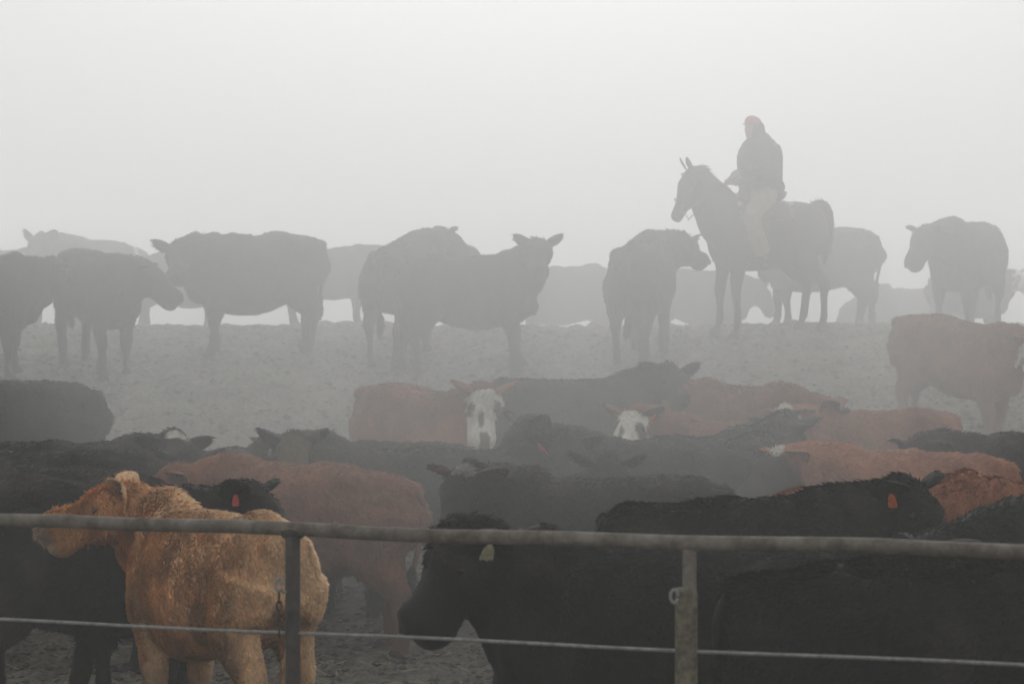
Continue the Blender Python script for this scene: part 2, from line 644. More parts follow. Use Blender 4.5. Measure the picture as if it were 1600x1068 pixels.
    # tail
    if tail:
        a = tailwave
        tp = sh(np.array([(-.74, 0, 1.235), (-.80, .01 * a, 1.20), (-.855, .03 * a + tailside * .3, 1.08), (-.845, .05 * a + tailside, .85), (-.80, .03 * a + tailside, .62), (-.78, tailside, .50)]))
        g2 = G()
        loft(g2, tp, [.04, .036, .028, .022, .02, .016], [.03, .032, .028, .022, .02, .016], n=10, k=3)
        v2 = g2.arr()
        extra.append((v2, g2.f, np.tile(base * .85, (len(v2), 1))))
        g3 = G()
        loft(g3, sh(np.array([(-.80, tailside, .64), (-.785, tailside, .54), (-.78, tailside + .01, .44), (-.78, tailside + .015, .37)])), [.02, .034, .03, .008], [.02, .03, .028, .008], n=10, k=3)
        v3 = g3.arr()
        n3 = v3 - np.array([-.79, tailside, 0])
        n3[:, 2] = 0
        n3 /= np.linalg.norm(n3, axis=1)[:, None] + 1e-6
        c3 = np.tile(np.array(switch or base * .7), (len(v3), 1))
        f3 = fur(v3, n3, [q for q in g3.f if len(q) == 4], c3, 400, .05, .004, lambda P: np.tile((0, 0, -1.5), (len(P), 1)), None, rg)
        finish('tail_tuft', v3, g3.f, c3, [f3], root)
    oh = sh(O)

    def hairmask(P):
        Q = P - oh
        d = np.minimum(*[np.linalg.norm(Q - (u * .14 + nU * .005 + l * sg * .126), axis=1) for sg in (-1, 1)])
        return (P[:, 2] > .15) * 1.0 * (d > .04) * ((Q @ u < .42) | (np.linalg.norm(Q, axis=1) > .7))

    def hairlen(P):
        Q = P - oh
        hu, rr = Q @ u, np.linalg.norm(Q, axis=1)
        f = np.where((rr < .75) & (hu > .05), 1 - .75 * smoothstep(hu, .05, .25), 1.0)
        f *= 1 - .5 * smoothstep(.65 - P[:, 2], 0, .3)
        return f
    extra.append(fur(V, N, F, C, furn, furl, .0042 if furn > 20000 else .0065, flow, hairmask, rg, hairlen, furj))
    if mane:
        extra.append(fur(V, N, F, C * 1.1, mane, .05, .004, flow, lambda P: ((P[:, 0] > .3) & (P[:, 2] > 1.12)) * 1.0, rg))
    finish('body', V, F, C, extra, root)
    for sg in (-1, 1):
        ge = G()
        ball(ge, sh(O + u * .14 + nU * .005 + l * sg * .126), .022, 12, 8)
        gmk('eye', ge, EYE, root)
    for f in feet:
        gh = G()
        loft(gh, np.array([f + (0, 0, .055), f + (.01, 0, .03), f + (.02, 0, -.002)]), [.045, .054, .060], [.05, .062, .074], (0, 1, 0), n=14, k=2)
        gmk('hoof', gh, HORN, root)
    for sg, colr, sz in tags:
        b_, d_, f_ = earpos[sg]
        gt = G()
        c = b_ + d_ * .115 + f_ * .035
        f_ = f_ * .7 + d_ * .7
        f_ /= np.linalg.norm(f_)
        up = np.array([0, 0, 1.]) - f_ * f_[2]
        up /= np.linalg.norm(up)
        sd_ = np.cross(up, f_)
        pr_ = [(-.6, .5), (-.25, 1), (.25, 1), (.6, .5), (.8, -.6), (.65, -1), (-.65, -1), (-.8, -.6)]
        vv = [c + sd_ * (a * sz * .55) + up * ((b2 - .8) * sz * .75) + f_ * zz for zz in (.003, -.003) for a, b2 in pr_]
        ff = [tuple(range(8)), tuple(range(15, 7, -1))] + [(i, i + 8, (i + 1) % 8 + 8, (i + 1) % 8) for i in range(8)]
        gt.add(vv, ff)
        ball(gt, c + up * .0 + f_ * .004, .007, 8, 6)
        gmk('ear_tag', gt, TAGS[colr], root, smooth=False)
    CATTLE.append((label, x, D))
    return root
# ------------------------------------------------------------------ the herd
# on the crest
A = 'black cattle standing along the crest'
cow('black cow on the crest cut off by the left edge of the picture', -45, 3, top=None, foot=588, h=1.32, group=A, neck=(10, 2), head=(15, -50))
cow('grey back showing behind the black cow at the far left of the crest', 5, 8, coat='dusty', D=40.8, h=1.30, neck=(0, 5), head=(0, -40))
cow('black cow on the crest facing right with lowered head, second from the left edge', 152, -58, foot=578, h=1.31, group=A, neck=(42, 10), head=(54, -34), steps=(.05, -.06, .05, -.08), wide=.92)
cow('pale buff cow with upright ears and a white streak on its back', 150, 222, coat='buff', D=40.4, h=1.35, neck=(18, 10), head=(30, -30), ear=.9, blotch=-.5, back=(-.4, .08), fat=1.12)
cow('faint grey cow in the haze behind the gap left of the big black cow', 285, 5, coat='dusty', D=39.6, h=1.10, neck=(0, 5), head=(0, -55), fat=1.1)
cow('big black cow broadside on the crest with its head at the left', 397, 206, foot=548, h=1.38, group=A, neck=(26, 4), head=(64, -30), fat=1.12, ear=.15, steps=(-.1, .12, -.06, .06))
cow('faint grey cow facing right behind the rump of the big black cow', 512, 4, coat='dusty', D=38.8, h=1.05, neck=(0, 16), head=(-5, -45), fat=1.12)
cow('black cow with its rump towards us, overlapped by the cow with spread ears', 628, 74, foot=553, h=1.30, group=A, neck=(-58, 14), head=(-50, -25), ear=.35, fat=1.08)
cow('black cow broadside on the crest with raised head and both ears spread', 734, 6, foot=580, h=1.30, group=A, neck=(-52, 40), head=(-92, -36), ear=(.30, .30), steps=(.02, .12, .02, -.16))
cow('faint grey cow beyond the crest, right of the cow with spread ears', 882, 186, coat='dusty', D=42.3, h=1.36, neck=(0, -10), head=(0, -60), back=(-.4, .09), wide=1.05)
cow('black cow seen from behind with its head turned right, left of the horse', 1003, 76, foot=557, h=1.35, group=A, neck=(-62, 2), head=(-30, -25), ear=(.2, .1), back=(-.5, .1), steps=(0, 0, -.05, .05))
cow('faint grey cow beyond the crest behind the front legs of the horse', 1093, 12, coat='dusty', D=42.0, h=1.24, neck=(0, 0), head=(0, -50), fat=1.1)
cow('grey brown cow behind the horse with its rump to the right', 1276, 181, coat='grey', D=38.3, h=1.34, neck=(0, 5), head=(5, -30), fat=1.08, steps=(.05, -.08, .06, -.08), cat='cow')
cow('low grey back of a cow beyond the crest, right of the horse', 1425, 178, coat='grey', D=44.3, h=1.36, neck=(0, -20), head=(0, -60), fat=1.1)
cow('black cow on the crest with a red ear tag, rightmost of those standing there', 1510, 240, D=37.3, h=1.37, group=A, neck=(-34, 2), head=(-30, -50), ear=(.2, .2), tags=((-1, 'red', .07),), fat=1.08, steps=(.05, -.05, 0, 0))
cow('pale faced calf behind the black cow at the right end of the crest', 1515, 14, coat='grey', D=41.0, h=.98, face='white', neck=(-15, 28), head=(-55, -30), ear=.3, cat='calf')
# on the slope and in the middle
B = 'cattle crowded in the middle of the pen'
cow('brown cow on the slope with a white face cut by the right edge', 1500, -44, coat='darkred', foot=690, h=1.24, group=B, neck=(-4, 2), head=(-22, -42), face='white', furn=26000, steps=(.05, -.1, .03, -.1), fat=1.02)
cow('dark rump of a black cow on the left edge at the foot of the slope', 14, 183, coat='dusty', top=598, h=1.33, group=B, furn=26000, neck=(0, 0), head=(0, -50))
cow('red cow looking at the camera with a long white face', 664, -46, coat='red', top=612, h=1.28, group=B, face='white', neck=(-16, 27), head=(-44, -66), furn=26000, ear=.3, mane=1500)
cow('black cow facing right behind the red cow with the long white face', 893, 3, coat='dusty', top=590, h=1.33, group=B, furn=26000, neck=(-18, 20), head=(-75, -25), ear=.1)
cow('reddish cow with a white marked face, low in front of a black cow', 1150, 165, coat='darkred', top=655, h=1.24, group=B, furn=26000, face='white', neck=(30, 14), head=(78, -42), tags=((1, 'orange', .07),), ear=.2)
cow('red cow with a pale topped hump and a dark face turned right', 1152, -46, coat='darkred', top=598, h=1.36, group=B, furn=26000, face='dark', neck=(20, -8), head=(30, -35), back=(-.3, .07), poll=(.3, .2, .17), ear=.2)
cow('rounded back of a black cow below the red cow with the dark face', 1195, 75, top=664, h=1.30, group=B, furn=26000, neck=(0, 0), head=(0, -40))
cow('dusty cow facing the camera, pale brown forehead between two dark ears', 480, 266, coat='dusty', top=690, h=1.24, group=B, furn=26000, face='buff', neck=(2, 30), head=(4, -45), ear=.35)
cow('black cow with small white ear tags, right of the pale brown forehead', 600, 176, coat='dusty', top=687, h=1.28, group=B, furn=26000, neck=(12, 5), head=(20, -30), tags=((1, 'white', .05), (-1, 'white', .05)))
cow('black cow with an orange ear tag, below the long white face', 720, -12, coat='dusty', top=700, h=1.27, group=B, furn=26000, neck=(-25, 22), head=(-70, -35), tags=((-1, 'orange', .11),), ear=-.1)
cow('black cow with a pale edged ear, right of the middle cow tagged in orange', 1010, 172, coat='dusty', top=692, h=1.30, group=B, furn=26000, neck=(14, 18), head=(40, -30), ear=.5, earcol=(.12, .11, .10))
cow('black cow with a white mark above its eyes, left of the pale forehead', 110, -14, coat='dusty', top=694, h=1.30, group=B, furn=26000, neck=(-22, 14), head=(-60, -30), poll=(.6, .58, .52))
cow('black back behind the raised head of the tan cow, at the left edge', 85, 186, top=716, h=1.32, group=B, furn=26000, neck=(10, 4), head=(30, -35), tags=((1, 'green', .07),))
cow('black cow behind the left end of the red brown cow', 300, 168, coat='dusty', top=712, h=1.28, group=B, furn=26000, neck=(0, 0), head=(0, -30))
cow('long red brown cow broadside, its tail hanging over its rump', 478, 169, coat='darkred', top=727, h=1.30, group=B, furn=24000, neck=(10, -6), head=(22, -30), tailwave=-1.0, tailside=.05, switch=(.01, .009, .008), steps=(.1, -.1, .08, -.12), fat=1.04)
cow('black cow with a red lined ear and a white poll above the top rail', 948, 176, coat='dusty', top=750, h=1.30, group=B, furn=26000, neck=(18, 14), head=(62, -45), poll=(.25, .24, .22), ear=0, earcol=(.05, .02, .018))
cow('long rusty red cow facing left with a white poll, right of the middle', 1418, 176, coat='red', top=699, h=1.30, group=B, furn=26000, neck=(8, 3), head=(30, -35), face='dark', poll=(.6, .55, .48), tailwave=1, switch=(.12, .05, .03))
cow('black back behind the rump of the rusty red cow at the right edge', 1610, 190, top=672, h=1.30, group=B, furn=26000, neck=(10, 6), head=(30, -35))
cow('white capped head of a cow behind the neck of the rusty red cow', 1370, 190, coat='red', top=706, D=24.6, h=1.18, group=B, furn=26000, neck=(10, 16), head=(40, -35), poll=(.65, .6, .52), face='white')
cow('red cow mostly hidden behind a black cow with an orange ear tag', 1380, 2, coat='red', top=769, h=1.27, group=B, furn=26000, neck=(0, -5), head=(-5, -35))
cow('black cow facing right with an orange ear tag, just above the top rail', 1163, 1, top=770, h=1.32, group=B, furn=50000, neck=(-12, 13), head=(-40, -40), tags=((-1, 'orange', .062),), ear=(.1, .35), mane=2500)
cow('black cow with a red ear tag looking over the back of the tan cow', 150, 2, h=1.25, D=16.5, group=B, furn=26000, neck=(-8, 10), head=(-30, -30), tags=((-1, 'red', .05),), ear=(.5, .3), back=(.5, .12))
cow('dark face turned to the camera, right of the orange tagged cow in the middle', 918, -80, coat='dusty', top=722, h=1.24, group=B, furn=20000, neck=(-4, 24), head=(-12, -48), ear=.25)
cow('dark brown back between the dusty black cows, right of the middle', 1085, 35, coat='dusty', top=676, h=1.26, group=B, furn=20000, neck=(10, 12), head=(30, -30), fat=1.05)
cow('black cow looking up between the white marked cow and the pale forehead', 335, -100, coat='dusty', top=705, h=1.22, group=B, furn=20000, neck=(10, 20), head=(16, -45), ear=.2)
# nearest, behind the fence
N_ = 'cattle nearest the fence'
cow('black flank filling the lower left corner beside the tan cow', -40, 186, D=16.6, h=1.36, group=N_, furn=50000, neck=(0, 0), head=(0, -40), fat=1.18, steps=(.1, .0, .1, -.1))
cow('black cow behind the legs of the lower left black flank', 90, 172, D=18.9, h=1.30, group=N_, furn=26000, neck=(0, 0), head=(0, -50), fat=1.12)
cow('shaggy tan cow looking left over its shoulder, behind the left fence post', 338, 125, coat='tan', top=806, h=1.26, group=N_, furn=200000, furl=.026, furj=.22, knob=.005, vary=1, voxel=.018, neck=(26, 30), head=(52, -16), ear=(.5, .35), mane=14000, back=(-.5, .05), steps=(.05, -.1, .02, -.04), fat=1.0)
cow('black cow facing left with a long yellow ear tag, under the top rail', 1056, 184, top=858, h=1.30, group=N_, furn=70000, voxel=.02, neck=(8, 34), head=(20, -46), headw=1.12, tags=((1, 'yellow', .075),), ear=-.2, steps=(.1, 0, .1, 0))
cow('black rump and back cut by the right edge, under the top rail', 1452, 2, top=874, h=1.32, group=N_, furn=70000, voxel=.02, neck=(0, 0), head=(0, -40), fat=1.08, tailwave=.5)
cow('black shoulder rising behind the top rail at the right edge', 1735, 200, top=800, h=1.35, group=N_, furn=26000, neck=(0, 4), head=(10, -40))
# ------------------------------------------------------------------ ground
def ground_mesh():
    xs = np.concatenate([np.linspace(-170, -14, 30), np.arange(-13.9, 13.9, .06), np.linspace(14, 170, 30)])
    ys = np.concatenate([np.linspace(-60, 9.5, 20), np.arange(9.6, 40, .05), np.arange(40.2, 60, .3), np.linspace(62, 180, 20)])
    Xg, Yg = np.meshgrid(xs, ys)
    Z = gz(Xg, Yg)
    near = ((np.abs(Xg) < 13.9) & (Yg > 9.5) & (Yg < 60))
    r1 = np.random.default_rng(3)

    def vn(cell, seed):
        r = np.random.default_rng(seed)
        tb = r.random((512, 512))
        a, b = Xg / cell + 700, Yg / cell + 300
        ia, ib = np.floor(a).astype(int), np.floor(b).astype(int)
        fa, fb = a - ia, b - ib
        fa, fb = fa * fa * (3 - 2 * fa), fb * fb * (3 - 2 * fb)
        q = lambda i, j: tb[i % 512, j % 512]
        return (q(ia, ib) * (1 - fa) + q(ia + 1, ib) * fa) * (1 - fb) + (q(ia, ib + 1) * (1 - fa) + q(ia + 1, ib + 1) * fa) * fb
    d = .05 * (vn(.55, 1) - .5) + .075 * (np.abs(vn(.26, 2) - .5) * 2 - .5) + .06 * (vn(.14, 3) - .5) + .045 * (vn(.08, 4) - .5)
    Z = Z + d * near
    V = np.stack([Xg, Yg, Z], -1).reshape(-1, 3)
    ny, nx = Xg.shape
    i = np.arange(ny - 1)[:, None] * nx + np.arange(nx - 1)[None]
    F = np.stack([i, i + 1, i + nx + 1, i + nx], -1).reshape(-1, 4)
    m, t, b = mat('trampled_earth', .95, .15)
    tc = nn(t, 'ShaderNodeTexCoord')
    n1 = nn(t, 'ShaderNodeTexNoise', Scale=2.2, Detail=8.0, Roughness=.7)
    n2 = nn(t, 'ShaderNodeTexNoise', Scale=19.0, Detail=8.0, Roughness=.75)
    n3 = nn(t, 'ShaderNodeTexVoronoi', Scale=13.0)
    for n in (n1, n2, n3):
        t.links.new(tc.outputs['Object'], n.inputs['Vector'])
    a = nn(t, 'ShaderNodeMath', operation='MULTIPLY_ADD')
    t.links.new(n2.outputs[0], a.inputs[0])
    a.inputs[1].default_value = 1.5
    t.links.new(n1.outputs[0], a.inputs[2])
    cr = nn(t, 'ShaderNodeValToRGB')
    e = cr.color_ramp.elements
    e[0].position, e[0].color = .85, (.020, .018, .015, 1)
    e[1].position, e[1].color = 1.6, (.40, .37, .30, 1)
    k = e.new(1.2)
    k.color = (.080, .073, .060, 1)
    mr = nn(t, 'ShaderNodeMapRange')
    mr.inputs['From Min'].default_value = .85
    mr.inputs['From Max'].default_value = 1.65
    t.links.new(a.outputs[0], mr.inputs['Value'])
    e[0].position, k.position, e[1].position = 0, .5, 1
    t.links.new(mr.outputs[0], cr.inputs[0])
    t.links.new(cr.outputs[0], b.inputs['Base Color'])
    ad = nn(t, 'ShaderNodeMath', operation='ADD')
    t.links.new(n2.outputs[0], ad.inputs[0])
    t.links.new(n3.outputs['Distance'], ad.inputs[1])
    bp = nn(t, 'ShaderNodeBump', Strength=.9, Distance=.05)
    t.links.new(ad.outputs[0], bp.inputs['Height'])
    t.links.new(bp.outputs[0], b.inputs['Normal'])
    o = mk('ground', V, F, m)
    o['kind'] = 'structure'
    return o


ground_mesh()


def clods():
    """loose clods and bits of straw, nobody could count them"""
    r = np.random.default_rng(11)
    g = G()
    base = np.array([(1, 0, 0), (-1, 0, 0), (0, 1, 0), (0, -1, 0), (0, 0, 1), (0, 0, -.6), (.6, .6, .5), (-.6, .6, .5), (.6, -.6, .5), (-.6, -.6, .5)])
    tri = [(0, 2, 6), (2, 4, 6), (4, 0, 6), (2, 1, 7), (1, 4, 7), (4, 2, 7), (1, 3, 9), (3, 4, 9), (4, 1, 9), (3, 0, 8), (0, 4, 8), (4, 3, 8), (0, 5, 2), (2, 5, 1), (1, 5, 3), (3, 5, 0)]
    n = 12000
    D = r.uniform(12, 39, n)
    X = r.uniform(-.2, .2, n) * D
    Zs = gz(X, D)
    vs, fs = [], []
    for i in range(n):
        s = r.uniform(.008, .028) if r.random() < .95 else r.uniform(.03, .045)
        v = base * (1 + r.uniform(-.3, .3, base.shape)) * s * np.array([1.2, 1.2, .75])
        vs.append(v + (X[i], D[i], Zs[i] + .3 * s))
        fs += [tuple(q + i * 10 for q in t) for t in tri]
    o = mk('clods', np.vstack(vs), fs, simple('clod_earth', (.10, .092, .075), .95, .1, .6, 9, .6), smooth=False)
    o['kind'] = 'stuff'
    o['label'] = 'loose clods of dry manure and earth'
    o['category'] = 'clods'
    vs, fs = [], []
    for i in range(2600):
        D_ = r.uniform(12, 37)
        x = r.uniform(-.2, .2) * D_
        a = r.uniform(0, math.pi)
        L = r.uniform(.03, .13)
        d = np.array([math.cos(a), math.sin(a), r.uniform(-.2, .4)]) * L / 2
        s = np.array([-math.sin(a), math.cos(a), 0]) * .004
        c = np.array([x, D_, float(gz(x, D_)) + .03])
        up = np.array([0, 0, .004])
        vs += [c - d - s, c - d + s, c - d + up, c + d - s, c + d + s, c + d + up]
        k = i * 6
        fs += [(k, k + 1, k + 4, k + 3), (k + 1, k + 2, k + 5, k + 4), (k + 2, k, k + 3, k + 5)]
    o = mk('straw', np.array(vs), fs, simple('dry_straw', (.38, .33, .22), .8, .2, .3, 9, 0), smooth=False)
    o['kind'] = 'stuff'
    o['label'] = 'scattered bits of dry straw'
    o['category'] = 'straw'


clods()

# ------------------------------------------------------------------ fence
def steel(name, c1, c2, sc=9):
    m, t, b = mat(name, .8, .25)
    tc = nn(t, 'ShaderNodeTexCoord')
    n = nn(t, 'ShaderNodeTexNoise', Scale=float(sc), Detail=8.0, Roughness=.75)
    t.links.new(tc.outputs['Object'], n.inputs['Vector'])
    cr = nn(t, 'ShaderNodeValToRGB')
    cr.color_ramp.elements[0].position = .38
    cr.color_ramp.elements[1].position = .66
    cr.color_ramp.elements[0].color = c1 + (1,)
    cr.color_ramp.elements[1].color = c2 + (1,)
    t.links.new(n.outputs[0], cr.inputs[0])
    t.links.new(cr.outputs[0], b.inputs['Base Color'])
    b.inputs['Metallic'].default_value = .0
    bp = nn(t, 'ShaderNodeBump', Strength=.25, Distance=.004)
    t.links.new(n.outputs[0], bp.inputs['Height'])
    t.links.new(bp.outputs[0], b.inputs['Normal'])
    return m


RUST = steel('weathered_pipe', (.10, .078, .06), (.30, .275, .235), 7)
DARKP = steel('dark_post_steel', (.045, .04, .035), (.10, .09, .075), 12)
GALV = simple('galvanised_metal', (.30, .30, .28), .7, .3, .4, 40, .3, .0)
CRUST = steel('muddy_post_steel', (.085, .07, .055), (.25, .225, .15), 22)


def fence():
    A, B = 11.75, 10.15                    # distance at columns 0 and 1490
    pa = np.array([px(0, A), A, 0])
    pb = np.array([px(1490, B), B, 0])
    dv = (pb - pa) / np.linalg.norm(pb - pa)
    za = H - (813 - YH) / FPX * A
    zb = H - (859 - YH) / FPX * B
    f = thing('pipe_fence', 'weathered steel pipe fence with a thin cable, in front of the herd', 'fence', (0, 0, 0))
    Lab = np.linalg.norm(pb - pa)

    def at(t, z=None):
        p = pa + dv * t
        p[2] = (za + (zb - za) * t / Lab) if z is None else z
        return p
    g = G()
    ts = np.linspace(-4, Lab + 4, 60)
    r = np.random.default_rng(5)
    pts = np.array([at(t) for t in ts])
    pts[:, 2] += .005 * np.sin(ts * 2.1) + .003 * np.sin(ts * 5.3 + 1) + r.normal(0, .0008, len(ts))
    loft(g, pts, np.full(60, .0275), np.full(60, .0275), (0, 1, 0), n=20, k=2)
    for tj in (1.55, 5.9):                       # pipe lengths butted and welded
        loft(g, np.array([at(tj - .012), at(tj - .005), at(tj + .005), at(tj + .012)]) + (0, 0, .003), [.027, .0305, .030, .027], [.027, .0305, .030, .027], (0, 1, 0), n=20, k=2)
    gmk('top_rail', g, RUST, f)
    c0 = H - (967 - YH) / FPX * A
    c1 = H - (1033 - YH) / FPX * B
    g = G()
    pts = np.array([at(t) for t in ts])
    pts[:, 2] = c0 + (c1 - c0) * ts / Lab - .006 * np.sin(ts * 1.6) ** 2
    loft(g, pts, np.full(60, .0068), np.full(60, .0068), (0, 1, 0), n=10, k=2)
    gmk('cable', g, GALV, f)

    def tcol(x):
        ts_ = np.linspace(-4, Lab + 4, 4000)
        P = pa[None] + dv[None] * ts_[:, None]
        c = 800 + P[:, 0] / P[:, 1] * FPX
        return ts_[np.argmin(np.abs(c - x))]
    for k, x in enumerate((-610, 457, 1078, 2050)):
        t = tcol(x)
        p = at(t)
        g = G()
        if k == 1:
            loft(g, np.array([(p[0], p[1], -.3), (p[0], p[1], .5), (p[0], p[1], p[2] - .026)]), [.030] * 3, [.030] * 3, (0, 1, 0), n=18, k=1)
            gmk('post', g, DARKP, f)
        else:
            loft(g, np.array([(p[0], p[1], .9), (p[0], p[1], 1.2), (p[0], p[1], p[2] - .026)]), [.026] * 3, [.026] * 3, (0, 1, 0), n=18, k=1)
            gmk('post', g, RUST, f)
            g = G()
            zt = H - (918 - YH) / FPX * p[1]
            loft(g, np.array([(p[0] - .012, p[1], -.3), (p[0] - .012, p[1], .6), (p[0] - .012, p[1], zt - .02), (p[0] - .012, p[1], zt)]), [.042, .042, .042, .037], [.042, .042, .042, .037], (0, 1, 0), n=18, k=1)
            gmk('post_sleeve', g, CRUST, f)
        # welded saddle under the rail
        g = G()
        loft(g, np.array([at(t - .04), at(t), at(t + .04)]) - (0, 0, .007), [.0265, .0295, .0265], [.0265, .0295, .0265], (0, 1, 0), n=16, k=2)
        gmk('weld_collar', g, DARKP if k == 1 else RUST, f)
        # clip and chain
        zc = H - ((912 if k == 1 else 930) - YH) / FPX * p[1]
        cx = p[0] + (-.052 if k == 1 else -.058)
        g = G()
        ring = [(cx + .014 * math.cos(a), p[1] - .03, zc + .024 * math.sin(a)) for a in np.linspace(0, 2 * math.pi * .95, 18)]
        loft(g, np.array(ring), np.full(18, .006), np.full(18, .006), (0, 1, 0), n=8, k=1)
        loft(g, np.array([(cx, p[1] - .03, zc - .02), (cx + .02, p[1] - .02, zc - .03), (p[0], p[1], zc - .03)]), [.006] * 3, [.006] * 3, (0, 0, 1), n=8, k=1)
        gmk('cable_clip', g, GALV, f)
        if k == 1:
            g = G()
            for i in range(5):
                z = zc - .05 - i * .034
                if i % 2:
                    ring = [(cx + .009 * math.cos(a), p[1] - .03, z + .022 * math.sin(a)) for a in np.linspace(0, 2 * math.pi, 14)]
                    sv = (0, 1, 0)
                else:
                    ring = [(cx, p[1] - .03 + .009 * math.cos(a), z + .022 * math.sin(a)) for a in np.linspace(0, 2 * math.pi, 14)]
                    sv = (1, 0, 0)
                loft(g, np.array(ring), np.full(14, .004), np.full(14, .004), sv, n=8, k=1)
            gmk('chain', g, DARKP, f)


fence()

# ------------------------------------------------------------------ horse
def horse(x, D, heading, sc=1.0):
    X = px(x, D)
    z0 = float(gz(X, D))
    root = thing('horse', 'dark saddled horse facing left on the crest, carrying a rider', 'horse', (X, D, z0), R(heading))
    root.scale = (sc,) * 3
    rg = np.random.default_rng(77)
    g = G()
    T = np.array([(-.80, 1.26, .06, .09), (-.76, 1.25, .16, .19), (-.66, 1.24, .235, .255), (-.48, 1.22, .275, .30), (-.25, 1.17, .27, .305),
                  (0, 1.14, .285, .325), (.22, 1.15, .27, .34), (.42, 1.18, .23, .335), (.56, 1.19, .185, .27), (.66, 1.16, .10, .16)])
    loft(g, np.stack([T[:, 0], 0 * T[:, 0], T[:, 1] - .04], 1), T[:, 2] * 1.2, T[:, 3] * 1.16, n=24, p=2.2)
    ball(g, (.36, 0, 1.46), (.2, .07, .07))
    O = np.array([.93, .07, 1.80])
    sd0, yw = np.array([0, 1, 0.]), R(8)
    l = np.array([-math.sin(yw), math.cos(yw), 0])
    loft(g, np.array([(.34, 0, 1.22), (.50, 0, 1.30), (.62, .01, 1.44), (.74, .02, 1.58), (.84, .04, 1.70), (.92, .06, 1.77)]), [.19, .18, .15, .12, .10, .09], [.32, .33, .29, .235, .185, .14], [sd0] * 4 + [l] * 2, n=20)
    u = dirv(yw, R(-60))
    nU = np.cross(u, l)
    hd = np.array([(-.05, -.02, .06, .07), (.02, -.02, .082, .11), (.10, -.04, .095, .14), (.18, -.05, .092, .145), (.28, -.05, .072, .115), (.38, -.045, .056, .085), (.47, -.045, .055, .072), (.54, -.05, .052, .066), (.58, -.05, .035, .04)])
    hd[:, 2:] *= 1.14
    loft(g, O + hd[:, :1] * u + hd[:, 1:2] * nU, hd[:, 2], hd[:, 3], l, n=18)
    feet = []
    for fr, sg, st in ((1, -1, .05), (1, 1, -.05), (0, -1, .07), (0, 1, -.06)):
        if fr:
            L = [(.44, .14, 1.12, .10, .19), (.42, .16, .95, .095, .15), (.41, .155, .80, .075, .095), (.43, .15, .64, .056, .066), (.445, .145, .50, .050, .052), (.435, .14, .36, .032, .037), (.435, .14, .18, .036, .042), (.46, .14, .10, .031, .035), (.485, .14, .0, .048, .056)]
        else:
            L = [(-.52, .13, 1.2, .13, .25), (-.47, .16, 1.0, .125, .23), (-.47, .165, .85, .09, .16), (-.58, .155, .69, .06, .095), (-.70, .145, .56, .046, .064), (-.69, .14, .40, .034, .043), (-.68, .14, .18, .038, .044), (-.655, .14, .10, .032, .036), (-.63, .14, .0, .048, .056)]
        L = np.array(L)
        k = np.clip((1.0 - L[:, 2]), 0, 1)
        cth, sth = math.cos(R(heading)), math.sin(R(heading))
        lx, ly = (L[-1, 0] + st) * sc, sg * .14 * sc
        dz = (float(gz(X + cth * lx - sth * ly, D + sth * lx + cth * ly)) - z0) / sc
        pts = np.stack([L[:, 0] + st * k, sg * L[:, 1], L[:, 2] + dz * k], 1)
        loft(g, pts, L[:, 3] * 1.15, L[:, 4] * 1.15, n=14)
        feet.append(pts[-1])
    V, N, F = remesh(g, .02, 4)
    V = lumps(V, N, .012, 5, 3)
    base = np.array([.05, .034, .025])
    C = np.tile(base, (len(V), 1))
    C[V[:, 2] < .35] = (.035, .028, .024)
    extra = []
    for sg in (-1, 1):
        b_ = O + nU * .07 + l * sg * .055 - u * .02
        ev, ef = leaf_ear(b_, nU * .9 - u * .35 + l * sg * .12, u * .7 + l * sg * .3, .155, .034, .006)
        extra.append((ev, ef, np.tile(base, (len(ev), 1))))
    extra.append(fur(V, N, F, C, 5000, .014, .003, lambda P: np.tile((-.8, 0, -.8), (len(P), 1)), None, rg))
    finish('body', V, F, C, extra, root)
    # mane
    gm = G()
    ml = np.array([(.94, .07, 1.89), (.86, .05, 1.86), (.75, .03, 1.755), (.63, .02, 1.645), (.50, .01, 1.555), (.42, 0, 1.51)])
    loft(gm, ml - (.0, 0, .02), [.012, .02, .024, .024, .02, .012], [.03, .045, .05, .05, .045, .02], n=12)
    vm = gm.arr()
    nm = np.tile((-.5, 0, .8), (len(vm), 1))
    cm = np.tile((.018, .014, .012), (len(vm), 1))
    fm = fur(vm, nm, [q for q in gm.f if len(q) == 4], cm, 1500, .11, .004, lambda P: np.stack([0 * P[:, 0] - .4, np.sign(P[:, 1] - .02) * .6, 0 * P[:, 0] - 1], 1), None, rg)
    finish('mane', vm, gm.f, cm, [fm], root)
    # tail lifted at the dock, then falling thick
    gt = G()
    tp = np.array([(-.62, 0, 1.44), (-.70, 0, 1.48), (-.79, 0, 1.475), (-.845, 0, 1.36), (-.85, 0, 1.16), (-.83, 0, .96), (-.81, 0, .80)])
    loft(gt, tp, [.05, .075, .09, .09, .08, .06, .01], [.05, .06, .065, .07, .07, .05, .01], n=14)
    vt = gt.arr()
    nt_ = vt - np.array([-.9, 0, 0])
    nt_[:, 2] = 0
    nt_ /= np.linalg.norm(nt_, axis=1)[:, None] + 1e-6
    ct = np.tile((.02, .016, .013), (len(vt), 1))
    ft = fur(vt, nt_, [q for q in gt.f if len(q) == 4], ct, 500, .035, .003, lambda P: np.stack([-.4 * (P[:, 2] > 1.4), 0 * P[:, 0], -1. * (P[:, 2] < 1.47)], 1), None, rg)
    finish('tail', vt, gt.f, ct, [ft], root)
    for sg in (-1, 1):
        ge = G()
        ball(ge, O + u * .14 + nU * .02 + l * sg * .088, .02, 12, 8)
        gmk('eye', ge, EYE, root)
